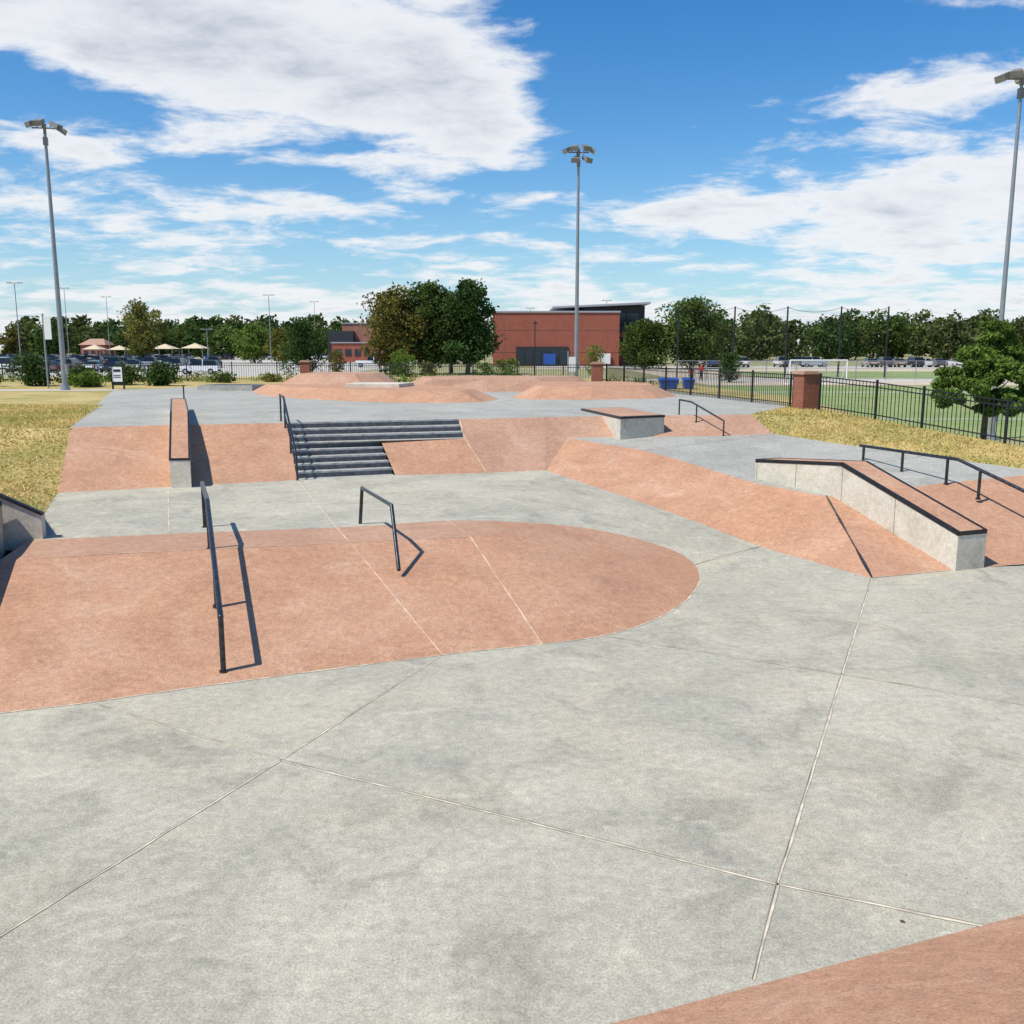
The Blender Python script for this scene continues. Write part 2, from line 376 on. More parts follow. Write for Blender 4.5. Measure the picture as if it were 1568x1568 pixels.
LG=[[(-9.69,20.8,1.8),(-8.79,18.11,.75),(-14,19,1.785)],[(-8.79,18.11,.75),(-7.84,15.57,.76),(-10.5,15.5,1.75),(-14,19,1.785)],
    [(-7.84,15.57,.76),(-6.9,13.67,1.05),(-7.45,13.57,1.36),(-10.5,15.5,1.75)],[(-7.45,13.57,1.36),(-9,13.3,1.78),(-14,13,1.785),(-10.5,15.5,1.75)],
    [(-10.5,15.5,1.75),(-14,13,1.785),(-14,19,1.785)],
    [(-9,13.3,1.78),(-7.7,12.9,1.2),(-6.1,8.4,0),(-7,8,0),(-9,-3,0),(-14,-3,1.785),(-14,13,1.785)]]
b=MB()
for p in LG: b.face(p,'grass',True)
b.obj('grass_slope',merge=True)
r1=[(8.34,28.6,1.795),(6.26,24.9,1.795),(6.57,23.8,1.39),(7.7,22.5,1.28),(10.65,19.6,1.03),(11.2,19.3,1.0),(11.2,16.0,0.0),(13.6,13.5,0)]
r2=[(8.51,27.6,1.785),(8.8,27.0,1.76),(9.6,25.1,1.66),(10.2,23.6,1.55),(11.4,20.8,1.34),(12.0,19.4,1.3),(12.9,17.3,1.3),(14.4,13.8,1.3)]
r3=[(17,30,-.03),(17.3,29,-.03),(17.6,28,-.03),(18,27,-.03),(19,23,-.03),(19.5,21,-.03),(20,18,-.03),(21,13,-.03)]
RG=[]
for i in range(7):
    RG.append([r1[i],r2[i],r2[i+1],r1[i+1]]); RG.append([r2[i],r3[i],r3[i+1],r2[i+1]])
b=MB()
for k,p in enumerate(RG): b.face(p,'grass' if k%2==0 else 'field',True)
b.obj('grass_slope',merge=True)
b=MB(); b.face([(-34,38.0,1.795),(-16.5,39.4,1.795),(-16.7,40.6,1.795),(-34,40.2,1.795)],'path'); b.obj('sidewalk')

def cards(name,pos,size,cols,parent=None,aspect=1.0):
    n=len(pos)
    a=rng.normal(size=(n,3)); a/=np.linalg.norm(a,axis=1)[:,None]
    t=rng.normal(size=(n,3)); bb=np.cross(a,t); bb/=np.linalg.norm(bb,axis=1)[:,None]
    s=(size*(.6+.8*rng.random(n)))[:,None]
    a=a*s*aspect; bb=bb*s*.6
    v=np.stack([pos-a,pos+bb*.9-a*.1,pos+a,pos-bb*.9+a*.1],1).reshape(-1,3)
    me=bpy.data.meshes.new(name)
    me.vertices.add(4*n); me.vertices.foreach_set('co',v.ravel().astype(np.float32))
    me.loops.add(4*n); me.loops.foreach_set('vertex_index',np.arange(4*n,dtype=np.int32))
    me.polygons.add(n); me.polygons.foreach_set('loop_start',np.arange(0,4*n,4,dtype=np.int32))
    me.polygons.foreach_set('loop_total',np.full(n,4,dtype=np.int32))
    at=me.attributes.new('lc','FLOAT_COLOR','FACE')
    c4=np.concatenate([cols,np.ones((n,1))],1); at.data.foreach_set('color',c4.ravel().astype(np.float32))
    me.materials.append(M['leaf']); me.update(calc_edges=True); me.validate()
    o=bpy.data.objects.new(name,me); COL.objects.link(o)
    if parent: o.parent=parent
    return o
PAL={'g':(.10,.155,.04),'d':(.065,.12,.035),'y':(.21,.22,.055),'o':(.18,.17,.045),'l':(.16,.25,.05),'b':(.12,.15,.055)}
def crown(n,c,w,h,pal,blobs=26,shape='round',var=.16,fill=1.0):
    pts=[];cl=[]
    base=np.array(PAL[pal]); B=[]
    for i in range(blobs):
        t=(i+.5)/blobs*.96+.02
        zz=-.5+t
        if shape=='cone': rad=.5*(1-t)**.7*.95+.06
        elif shape=='ovoid': rad=.5*math.sqrt(max(0.03,1-(2*t-.75)**2/1.6))
        else: rad=.5*math.sqrt(max(0.03,1-(2*zz)**2))
        a=i*2.4+rng.random()*1.2; r=rad*(.35+.55*rng.random()) if i%4 else rad*.1
        br=(.13+var*rng.random())*(.6+.8*rad)*fill
        B.append((math.cos(a)*r*w,math.sin(a)*r*w,zz*h*.86,br*w,.75+.55*rng.random()))
    per=n//blobs
    for x,y,z,br,sh in B:
        d=rng.normal(size=(per,3)); d/=np.linalg.norm(d,axis=1)[:,None]
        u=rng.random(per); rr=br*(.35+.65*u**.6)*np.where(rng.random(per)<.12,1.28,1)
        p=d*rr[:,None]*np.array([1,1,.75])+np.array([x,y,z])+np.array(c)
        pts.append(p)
        k=sh*(.6+.4*u)*(.75+.5*rng.random(per))  # inner shade painted into leaf colour: darker towards each clump's centre, plus random tone
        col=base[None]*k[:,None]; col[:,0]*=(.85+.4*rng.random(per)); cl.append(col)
    return np.concatenate(pts),np.concatenate(cl)
def tree(name,x,y,z,h,w,pal='g',n=3000,leaf=None,shape='round',trunkh=.22,blobs=26):
    e=empty(name,(x,y,z))
    b=MB(); r=h*.020+.03
    lean=rng.normal()*.015*h
    top=(lean,0,h*.75)
    b.tube((0,0,-.2),(lean*.3,0,h*trunkh),r*1.25,'bark',r,8); b.tube((lean*.3,0,h*trunkh),top,r,'bark',r*.25,8)
    for i in range(7):
        a=rng.random()*6.28; z0=h*(trunkh+.08+.35*rng.random()); L_=w*.36
        b.tube((lean*.5,0,z0),(lean*.5+math.cos(a)*L_,math.sin(a)*L_,z0+h*.2),r*.4,'bark',r*.1,6)
    b.obj('trunk',parent=e)
    ch=h*(1-trunkh*.6)
    p,c=crown(n,(lean*.5,0,h-ch/2),w,ch,pal,blobs,shape)
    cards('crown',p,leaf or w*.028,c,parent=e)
    return e
tree('oak_tree',-14.3,117,.4,10.4,8.2,'o',11000,.2,trunkh=.12,blobs=50)
tree('oak_tree',-10.0,118,.4,11.3,8.2,'g',11000,.2,trunkh=.12,blobs=50)
tree('pine_tree',-5.4,116,.4,11.8,6.6,'d',12000,.2,'ovoid',.1,blobs=54)
tree('oak_tree',-7.6,120,.4,10.2,6.4,'g',6000,.2,trunkh=.12)
tree('pine_tree',-25.3,116,.4,6.6,5.2,'d',6500,.14,'ovoid',.06,blobs=34)
tree('maple_tree',-20.2,110,.4,3.0,2.6,'o',1500,.1,trunkh=.1)
tree('maple_tree',-77,200,.4,13.0,9.0,'y',5500,.26,trunkh=.15)
tree('maple_tree',-55,205,.4,8.4,9,'l',4500,.26,trunkh=.1)
tree('maple_tree',-48.5,203,.4,7.4,7,'y',3500,.26,trunkh=.1)
tree('oak_tree',28,150,.4,10.9,10.5,'g',10000,.24,blobs=48,trunkh=.12)
tree('oak_tree',20.6,148,.4,7.6,8.6,'g',7500,.22,blobs=38,trunkh=.08)
tree('oak_tree',35,165,.4,7.5,9,'b',4500,.24,trunkh=.08)
tree('maple_tree',8.3,96,.4,3.6,2.2,'l',1500,.09,trunkh=.1)
tree('cedar_tree',20.2,89,.4,2.8,2.4,'d',3200,.08,'ovoid',.03)
def shrub(x,y,z,h,w,pal,n=2200,leaf=.07):
    e=empty('shrub',(x,y,z)); b=MB()
    for i in range(5):
        a=rng.random()*6.28; b.tube((0,0,-.1),(math.cos(a)*w*.25,math.sin(a)*w*.25,h*.6),.03,'bark',.01,5)
    b.obj('stems',parent=e)
    p,c=crown(n,(0,0,h*.5),w,h*1.02,pal,16); cards('crown',p,leaf,c,parent=e)
shrub(-8.9,78,.36,3.0,2.7,'l',3600);shrub(-7.0,80,.4,2.1,1.8,'y');shrub(-.3,76,.3,2.5,2.4,'l',3200);shrub(-2.2,77,.33,2.2,1.8,'l')
shrub(-22.3,44.5,1.78,1.4,2.3,'d',3000);shrub(-20.4,45,1.78,.8,1.8,'g');shrub(-18.7,46,1.78,.85,1.9,'g');shrub(-16.6,45.0,1.78,1.0,1.7,'d');shrub(-24.4,44,1.78,.7,1.8,'l');shrub(-19.4,43.6,1.78,.6,1.5,'l')
shrub(-14.8,49,1.78,.45,1.3,'g',900,.06);shrub(-12.6,50,1.78,.4,1.2,'y',900,.06);shrub(-17.6,48,1.78,.6,2.0,'l',1200,.06)
P_=[];C_=[]
for i in range(60):
    t=rng.random(); x=-30+36*t; y=50.6+ (0 if x<-11 else (x+11)*-.42)+rng.normal()*.5
    p,c=crown(150,(x,y,1.95),.9+rng.random(),.35+.35*rng.random(),random.choice('lygy'),5); P_.append(p);C_.append(c)
cards('weeds',np.concatenate(P_),.055,np.concatenate(C_)*1.25)
def treeline(name,items,leaf,n=900):
    P_=[];C_=[]
    for x,y,h,w,pal in items:
        p,c=crown(n,(x,y,.4+h*.5),w,h*1.02,pal,14); P_.append(p);C_.append(c)
    e=empty(name); cards('foliage',np.concatenate(P_),leaf,np.concatenate(C_),parent=e)
    b=MB()
    for x,y,h,w,pal in items: b.tube((x,y,0),(x,y,h*.6),.3,'bark',.15,5)
    b.obj('trunks',parent=e)
items=[]
for i in range(112):
    x=-330+i*6+rng.normal()*2; y=395+rng.normal()*14
    h=13+3.5*rng.random()+(2.5 if rng.random()<.2 else 0)
    items.append((x,y,h,13+6*rng.random(),random.choice('gbdggb')))
treeline('distant_trees',items,.95,700)
items=[]
for i in range(30):
    x=-165+i*4.9+rng.normal()*2; y=300+rng.normal()*8
    if rng.random()<.85 and not -30<x<-10: items.append((x,y,8.5+4.5*rng.random(),9+5*rng.random(),random.choice('gbdgog')))
for i in range(26):
    x=52+i*5.4+rng.normal()*2; y=270+rng.normal()*8
    items.append((x,y,9.5+4*rng.random(),10+5*rng.random(),random.choice('gbdgb')))
treeline('distant_trees',items,.55,1200)
def neartree():
    e=empty('maple_tree',(11.95,24.0,1.15)); b=MB()
    b.tube((0,0,-.3),(.02,0,.9),.085,'bark',.07,10); b.tube((.02,0,.9),(.1,0,2.8),.07,'bark',.012,8)
    lobes=[(.12,0,2.85,.34),(.02,-.1,2.45,.5),(.35,.2,2.35,.5),(-.45,.1,2.1,.5),(.85,0,2.15,.48),(-.15,-.5,1.9,.5),(.45,-.45,1.75,.52),(-.85,.15,1.6,.46),(-.45,-.45,1.35,.46),
           (1.2,.1,1.65,.46),(.95,-.4,1.25,.48),(.15,.5,1.6,.5),(-1.05,-.1,1.15,.36),(.3,-.6,1.1,.42),(1.45,.2,1.15,.4),(-.6,.5,1.0,.4),(.6,.55,1.1,.45),(-.1,-.2,.95,.4),(.9,.2,.85,.36),(.3,0,2.65,.34)]
    base=np.array(PAL['l']); P_=[];C_=[]
    for x,y,z,r in lobes:
        b.tube((.05,0,max(.7,z-.7)),(x,y,z),.028,'bark',.005,6)
        for s in range(7):
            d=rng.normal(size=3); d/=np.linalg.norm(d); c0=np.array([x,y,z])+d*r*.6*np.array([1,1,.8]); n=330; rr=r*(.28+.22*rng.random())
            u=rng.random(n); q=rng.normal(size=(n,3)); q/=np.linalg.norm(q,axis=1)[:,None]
            P_.append(c0+q*(rr*(.2+.9*u**.6))[:,None]*np.array([1.1,1.1,.65])); k=(.7+.5*rng.random())*(.6+.4*u)*(.8+.4*rng.random(n))  # leaf colour carries painted shade, darker inside the clump, plus random tone
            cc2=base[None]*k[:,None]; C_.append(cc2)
    b.obj('trunk',parent=e)
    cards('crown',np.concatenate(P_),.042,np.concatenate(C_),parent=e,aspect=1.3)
neartree()

def blades(name,polys,dens,h=.045):
    P_=[]
    for poly in polys:
        p0=Vector(poly[0])
        for i in range(1,len(poly)-1):
            a=Vector(poly[i])-p0;c=Vector(poly[i+1])-p0
            ar=a.cross(c).length/2; n=int(ar*dens)
            u=rng.random(n);v=rng.random(n); fl=u+v>1; u[fl]=1-u[fl]; v[fl]=1-v[fl]
            P_.append(np.array(p0)[None]+u[:,None]*np.array(a)[None]+v[:,None]*np.array(c)[None])
    p=np.concatenate(P_); n=len(p)
    hh=h*(.5+rng.random(n)); d=rng.normal(size=(n,2))*.04; w=.012+.01*rng.random(n); an=rng.random(n)*3.14
    v0=p+np.stack([np.cos(an)*w,np.sin(an)*w,0*w],1); v1=p-np.stack([np.cos(an)*w,np.sin(an)*w,0*w],1); v2=p+np.stack([d[:,0],d[:,1],hh],1)
    v=np.stack([v0,v1,v2],1).reshape(-1,3)
    me=bpy.data.meshes.new(name); me.vertices.add(3*n); me.vertices.foreach_set('co',v.ravel().astype(np.float32))
    me.loops.add(3*n); me.loops.foreach_set('vertex_index',np.arange(3*n,dtype=np.int32))
    me.polygons.add(n); me.polygons.foreach_set('loop_start',np.arange(0,3*n,3,dtype=np.int32)); me.polygons.foreach_set('loop_total',np.full(n,3,dtype=np.int32))
    at=me.attributes.new('lc','FLOAT_COLOR','FACE')
    patch=.6+.45*np.sin(p[:,0]*1.3+np.sin(p[:,1]*.9)*2)*np.sin(p[:,1]*1.1+p[:,0]*.4)
    k=np.clip(patch+rng.normal(size=n)*.35,0,1)[:,None]
    c=np.array([.36,.36,.10])*(1-k)+np.array([.76,.57,.24])*k; c*=(.8+.4*rng.random(n))[:,None]
    at.data.foreach_set('color',np.concatenate([c,np.ones((n,1))],1).ravel().astype(np.float32))
    me.materials.append(M['leaf']); me.update(calc_edges=True)
    o=bpy.data.objects.new(name,me); COL.objects.link(o)
blades('grass',LG[:4]+[LG[4]]+RG[0:12:2]+[[(-9.69,20.8,1.79),(-14,19,1.79),(-18,30,1.79),(-12.5,29,1.79)]],380)

# ---------------------------------------------------------------- ledges / rails
def ledge(name,path,w,mattop='terra',cop=.05):
    e=empty(name); b=MB(); W=Vector((*w,0)); n=len(path)
    lo=[Vector((x,y,zb-.15)) for x,y,zb,zt in path]; hi=[Vector((x,y,zt)) for x,y,zb,zt in path]
    for i in range(n-1):
        b.face([lo[i+1],lo[i],hi[i],hi[i+1]],'wall'); b.face([lo[i]+W,lo[i+1]+W,hi[i+1]+W,hi[i]+W],'wall')
    b.face([lo[0]+W,lo[0],hi[0],hi[0]+W],'wall');b.face([lo[-1],lo[-1]+W,hi[-1]+W,hi[-1]],'wall')
    b.obj('body',parent=e,merge=True)
    t=MB(); up=Vector((0,0,.006)); wn=W.normalized()
    for i in range(n-1):
        t.face([hi[i]+up,hi[i+1]+up,hi[i+1]+W+up,hi[i]+W+up],mattop)
        for f in (.02,.5):
            q=hi[i].lerp(hi[i+1],f)-wn*.003; r=lo[i].lerp(lo[i+1],f)-wn*.003; s=(hi[i+1]-hi[i]); s.z=0; s=s.normalized()*.006
            t.face([r-s,r+s,q+s,q-s],'jdark')
    t.obj('top',parent=e)
    s=MB()
    def bar(a,c,o):
        d=Vector((0,0,1)); q=o*.008
        s.hexa([a+q-d*cop,c+q-d*cop,c-o*cop-d*cop,a-o*cop-d*cop,a+q+d*.014,c+q+d*.014,c-o*cop+d*.014,a-o*cop+d*.014],'steel')
    for i in range(n-1):
        bar(hi[i],hi[i+1],-wn); bar(hi[i]+W,hi[i+1]+W,wn)
    for q,sg in ((hi[0],-1),(hi[-1],1)):
        dr=(hi[-1]-hi[-2]).normalized() if sg>0 else (hi[0]-hi[1]).normalized()
        dr.z=0; dr.normalize()
        s.hexa([q+dr*.008-Vector((0,0,cop)),q+W+dr*.008-Vector((0,0,cop)),q+W-dr*.04-Vector((0,0,cop)),q-dr*.04-Vector((0,0,cop)),
                q+dr*.008+Vector((0,0,.016)),q+W+dr*.008+Vector((0,0,.016)),q+W-dr*.04+Vector((0,0,.016)),q-dr*.04+Vector((0,0,.016))],'steel')
    s.obj('coping',parent=e)
    return e
ledge('skate_ledge',[(4.84,18.7,.9,1.33),(5.97,17.08,.75,1.455),(7.09,14.76,0,.62)],(.56,.22))
ledge('skate_ledge',[(-9.6,26.8,1.8,2.1),(-7.66,21.3,1.7,2.1),(-6.84,18.80,.75,1.33)],(.40,.04),cop=.03)
ledge('skate_ledge',[(-7.35,13.45,.75,1.33),(-6.95,12.3,.7,1.33),(-5.6,8.45,0,.55)],(-.42,-.12))
b=MB(); A_=(2.62,22.95);B_=(3.79,23.6);C_=(3.08,26.9);D_=(1.91,26.2)
e=empty('skate_box')
b.hexa([(*A_,1.15),(*B_,1.15),(*C_,1.15),(*D_,1.15),(*A_,1.86),(*B_,1.86),(*C_,1.86),(*D_,1.86)],'wall'); b.obj('body',parent=e,bevel=.01)
def inset(poly,k):
    cx=sum(p[0] for p in poly)/4;cy=sum(p[1] for p in poly)/4
    return [(cx+(x-cx)*k,cy+(y-cy)*k) for x,y in poly]
b=MB(); q=[A_,B_,C_,D_]; o=inset(q,1.015)
b.hexa([(*p,1.825) for p in o]+[(*p,1.875) for p in o],'steel'); b.obj('coping',parent=e)
b=MB(); b.face([(*p,1.88) for p in inset(q,.94)],'terra2'); b.obj('top',parent=e)
b=MB()
def wl(p,q,z0,zp_,zq,th=.2):
    p=Vector((*p,0));q=Vector((*q,0));n=Vector((-(q-p).y,(q-p).x,0)).normalized()*-th
    b.hexa([p+Vector((0,0,z0)),q+Vector((0,0,z0)),q+n+Vector((0,0,z0)),p+n+Vector((0,0,z0)),p+Vector((0,0,zp_)),q+Vector((0,0,zq)),q+n+Vector((0,0,zq)),p+n+Vector((0,0,zp_))],'wall')
wl((-6.88,13.62),(-7.45,13.50),.6,1.10,1.42);
wl((-7.45,13.50),(-9.0,13.2),.0,1.42,1.83)
b.hexa([(-6.86,13.60,1.101),(-7.45,13.47,1.421),(-7.44,13.55,1.421),(-6.86,13.68,1.101),(-6.86,13.60,1.14),(-7.45,13.47,1.46),(-7.44,13.55,1.46),(-6.86,13.68,1.14)],'steel')
b.obj('retaining_wall')
def ico(p,r):
    vs=[];fs=[];n=8;m=5
    for i in range(m+1):
        for j in range(n):
            a=math.pi*i/m;c=2*math.pi*j/n
            vs.append((p[0]+r*math.sin(a)*math.cos(c),p[1]+r*math.sin(a)*math.sin(c),p[2]+r*math.cos(a)))
    for i in range(m):
        for j in range(n): fs.append((i*n+j,i*n+(j+1)%n,(i+1)*n+(j+1)%n,(i+1)*n+j))
    return vs,fs
def rail(name,pts,posts,r=.028,mat='steelb',plates=True,lower=None):
    e=empty(name); b=MB()
    for p,q in zip(pts,pts[1:]): b.tube(p,q,r,mat,n=12)
    for p in pts: b.raw(*ico(p,r),mat,True)
    b.obj('handrail',parent=e)
    b=MB()
    for top,base in posts:
        b.tube(top,base,r*.9,mat,n=10)
        if plates: b.tube((base[0],base[1],base[2]-.02),(base[0],base[1],base[2]+.010),r*1.5,mat,n=12)
    b.obj('posts',parent=e)
    if lower:
        b=MB()
        for p,q in zip(lower,lower[1:]): b.tube(p,q,r*.7,mat,n=8)
        b.obj('lower_bar',parent=e)
    return e
rail('skate_rail',[(-4.85,14.68,1.43),(-4.22,12.95,1.43),(-3.13,9.83,.66)],
     [((-4.80,14.55,1.43),(-4.80,14.55,.75)),((-4.22,12.95,1.43),(-4.22,12.95,.75)),((-3.62,11.25,.99),(-3.62,11.25,.40)),((-3.13,9.83,.66),(-3.13,9.83,.05))],.033)
rail('skate_rail',[(-2.42,14.85,.75),(-2.36,14.75,1.34),(-1.67,12.95,1.36),(-1.52,12.4,.58)],[],.028,plates=False)
rail('skate_rail',[(7.6,20.6,1.42),(8.5,17.95,1.42),(9.1,16.66,1.01),(9.88,15.0,.5)],
     [((7.64,20.5,1.42),(7.64,20.5,1.11)),((8.02,19.35,1.42),(8.02,19.35,1.01)),((8.42,18.2,1.42),(8.42,18.2,.92)),((8.72,17.5,1.28),(8.72,17.5,.74)),((9.45,15.95,.8),(9.45,15.95,.2))],.032)
rail('skate_rail',[(4.37,24.84,2.19),(4.62,24.46,2.15),(5.25,23.5,1.74)],[((4.37,24.84,2.19),(4.37,24.84,1.8)),((4.72,24.3,2.08),(4.72,24.3,1.66)),((5.25,23.5,1.74),(5.25,23.5,1.365))],.022)
rail('stair_handrail',[(-5.56,22.8,2.42),(-5.28,22.0,2.40),(-4.55,19.9,1.32)],
     [((-5.5,22.6,2.42),(-5.5,22.6,1.8)),((-5.24,21.9,2.36),(-5.24,21.9,1.7)),((-4.9,20.9,1.85),(-4.9,20.9,1.15)),((-4.55,19.9,1.32),(-4.55,19.9,.75))],.024,
     lower=[(-5.28,22.0,2.08),(-4.55,19.9,1.02)])
b=MB(); b.tube((-9.4,27.3,1.8),(-9.4,27.3,2.45),.02,'steel'); b.box((-9.4,27.3,2.46),(.08,.08,.03),'steel'); b.obj('marker_post')

# ---------------------------------------------------------------- fence + piers
def fence(path,name='iron_fence',h=.98):
    b=MB()
    for (x0,y0,z0),(x1,y1,z1) in zip(path,path[1:]):
        d=Vector((x1-x0,y1-y0,0));L_=d.length;rz=math.atan2(d.y,d.x); n=int(L_/.125)
        for i in range(n+1):
            t=i/n; x,y,z=lerp((x0,y0,z0),(x1,y1,z1),t); big=(i%19==0)
            w=.05 if big else .015; hh=h+.06 if big else h
            b.box((x,y,z+hh/2),(w,w,hh),'black',rz)
        for zz in (.12,h-.14,h-.02):
            p=Vector((x0,y0,z0+zz));q=Vector((x1,y1,z1+zz)); nn=Vector((-d.y,d.x,0)).normalized()*.014; u=Vector((0,0,.014))
            b.hexa([p-nn-u,q-nn-u,q+nn-u,p+nn-u,p-nn+u,q-nn+u,q+nn+u,p+nn+u],'black')
    b.obj(name)
fence([(-34,50,1.785),(-11.5,51.5,1.785)]); fence([(-10.7,51.4,1.785),(3.6,45.2,1.785)]); fence([(4.4,44.6,1.785),(8.3,28.2,1.785)])
fence([(8.75,27.1,1.76),(9.6,25.1,1.66),(10.2,23.6,1.55),(11.4,20.8,1.34),(12.9,17.3,1.3),(14.4,13.8,1.3)])
def pier(x,y,z=1.785,rz=0):
    b=MB(); b.box((x,y,z+.5),(.52,.52,1.0),'brickp',rz); b.box((x,y,z+1.03),(.62,.62,.06),'cap',rz); b.box((x,y,z+1.08),(.48,.48,.04),'cap',rz)
    b.obj('brick_pier',bevel=.01)
pier(-11.09,51.5);pier(4.0,45.0);pier(8.52,27.65,1.77,.3)

# ---------------------------------------------------------------- floodlight poles
def floodpole(x,y,z,h,heads,rz=0,s=1):
    e=empty('floodlight_pole',(x,y,z)); b=MB()
    b.tube((0,0,-.2),(0,0,h),.115,'galv',.055,14); b.tube((0,0,0),(0,0,.25),.2,'galv',.17,14); b.box((.13,0,.9),(.09,.18,.38),'galv')
    b.obj('pole',parent=e)
    b=MB(); R=Matrix.Rotation(rz,3,'Z')
    b.tube(R@Vector((-.6*s,0,h-.12)),R@Vector((.6*s,0,h-.12)),.035*s,'dgrey'); b.tube((0,0,h-.35),(0,0,h+.05),.08*s,'dgrey')
    b.box((0,-.0,h-.62),(.2*s,.2*s,.38*s),'dgrey',rz)
    for dx,dz_,dy in heads:
        base=Vector((dx*s,0,h+dz_*s))
        w=.25*s;l=.52*s;t=.15*s
        pts=[(-w*.6,0,-t*.4),(w*.6,0,-t*.4),(w,l,-t),(-w,l,-t),(-w*.6,0,t*.7),(w*.6,0,t*.7),(w,l,t*.7),(-w,l,t*.7)]
        Rt=Matrix.Rotation(dy,3,'Z')@Matrix.Rotation(-.4,3,'X')
        b.hexa([R@(Rt@Vector(p)+base) for p in pts],'dgrey')
        g=[(-w*.9,l*.98,-t*1.05),(w*.9,l*.98,-t*1.05),(w*.55,.05,-t*.5),(-w*.55,.05,-t*.5)]
        b.face([R@(Rt@Vector(p)+base) for p in g],'glass')
        b.tube(R@Vector((dx*s,0,h-.12)),R@base,.03*s,'dgrey')
    b.obj('lamp_heads',parent=e)
floodpole(-18.73,40,1.78,10.55,[(-.35,.15,2.3),(-.1,.2,2.9),(.3,.1,-1.8),(.5,-.1,-1.5)],.15,.8)
floodpole(3.19,47.6,1.78,11.1,[(-.4,.1,2.0),(-.15,.2,2.8),(.3,.2,-2.7),(.45,.1,-1.7),(-.1,-.45,2.9),(.3,-.45,-2.4)],0,.82)
floodpole(18.9,37.3,-.03,13.5,[(-.5,.05,1.9),(-.2,.15,2.6),(.3,.1,.5),(.55,.05,-1.2)],0,.95)
def farlamp(x,y,h,r=.10,name='parking_lamp'):
    e=empty(name,(x,y,.4)); b=MB(); b.tube((0,0,0),(0,0,h),r,'galv',r*.6,8); b.tube((0,0,0),(0,0,.8),r*2,'wall',r*2,8); b.obj('pole',parent=e)
    b=MB(); b.box((0,0,h),(1.8,.1,.1),'galv'); b.box((-.8,0,h+.02),(.7,.35,.15),'galv'); b.box((.8,0,h+.02),(.7,.35,.15),'galv'); b.obj('lamp_heads',parent=e)
for x,d,h in [(-76.8,150,13.1),(-96.9,210,16.0),(-96.3,230,15.2),(-50.2,200,14.0),(-53.1,260,15.5),(22.5,230,14.4),(68.3,260,15.0),(-57.0,180,6.7),(4.6,240,13.0)]:
    farlamp(x,d,h)
b=MB(); b.tube((2.5,105,.4),(2.5,105,6.2),.07,'black',.05); b.box((2.5,105,6.25),(.5,.5,.12),'black'); b.tube((2.5,105,6.3),(2.5,105,6.5),.2,'black',.05); b.obj('walkway_lamp')
b=MB(); b.tube((2.75,47.0,1.785),(2.75,47.0,3.4),.035,'galv'); b.box((2.95,46.98,2.75),(.34,.03,.72),'white'); b.obj('banner_sign')
b=MB(); b.tube((-20.4,42,1.785),(-20.4,42,5.0),.04,'galv'); b.box((-20.2,41.95,4.4),(.3,.03,1.0),'white'); b.obj('banner_sign')
b=MB()
for dx in (-.24,.24): b.box((-16.9+dx,41.0,2.3),(.06,.06,1.05),'black')
b.box((-16.9,40.95,2.42),(.42,.04,.62),'white'); b.box((-16.9,41,2.82),(.54,.07,.06),'black'); b.box((-16.9,41,2.02),(.54,.07,.06),'black'); 
b.box((-16.9,40.925,2.58),(.3,.01,.1),'black'); b.box((-16.9,40.925,2.38),(.3,.01,.03),'black'); b.box((-16.9,40.925,2.3),(.3,.01,.03),'black')
b.obj('notice_sign')

# ---------------------------------------------------------------- buildings
e=empty('brick_building')
b=MB(); b.box((8,197,5.2),(23,44,9.6),'brick'); b.obj('main_hall',parent=e)
b=MB(); b.box((8,196.98,10.1),(23.3,44.3,.3),'bldtrim')
for z in (2.9,6.9): b.box((8,174.98,z),(23,.04,.07),'brick2')
b.obj('cornice',parent=e)
b=MB()
for k in range(5): b.box((-1.5+k*4.7,174.98,6.6),(.06,.03,6.2),'brick2')
b.obj('control_joints',parent=e)
b=MB(); b.box((5.5,174.9,2.2),(9.5,.3,3.3),'bldblack'); 
for k in range(6): b.box((1.6+k*1.55,174.72,2.0),(1.3,.06,2.5),'bldwin')
b.box((6.8,174.4,1.6),(2.2,.4,2.0),'blue'); b.box((16.8,174.6,1.7),(2.2,.3,1.9),'white'); b.obj('entrance',parent=e)
b=MB(); b.box((20.5,206,6.2),(12,26,11.4),'bldblack'); 
for k in range(4): b.box((16.3+k*2.6,192.96,9.2),(2.2,.06,2.6),'bldwin')
b.obj('upper_wing',parent=e)
b=MB(); b.hexa([(8,190,11.35),(27.2,190,12.15),(27.2,222,12.15),(8,222,11.35),(8,190,11.7),(27.2,190,12.55),(27.2,222,12.55),(8,222,11.7)],'bldtrim'); b.obj('roof',parent=e)
b=MB(); b.box((22.6,187,3.4),(6,12,6.0),'brick'); b.box((22.6,180.97,5.0),(4.5,.06,1.2),'bldwin'); b.obj('side_block',parent=e)
e=empty('brick_building')
b=MB(); b.box((-36,240,4.9),(9,20,9.0),'brick2'); b.box((-40.5,236,4.0),(6,18,7.2),'bldblack'); b.box((-35,228,2.6),(14,8,4.4),'brick'); b.obj('walls',parent=e)
b=MB(); b.box((-36,240,9.5),(9.4,20.4,.25),'bldtrim'); b.box((-35,228,4.9),(14.4,8.4,.25),'bldtrim'); b.obj('roof',parent=e)
b=MB()
for k in range(6): b.box((-40.4+k*2.2,223.95,2.6),(1.4,.08,1.6),'bldwin')
b.obj('windows',parent=e)
e=empty('brick_house')
b=MB(); b.box((-122,283,2.4),(7,7,4.4),'brick')
for k in range(3): b.box((-124+k*2,279.45,2.2),(1.2,.08,1.5),'bldwin')
b.obj('walls',parent=e)
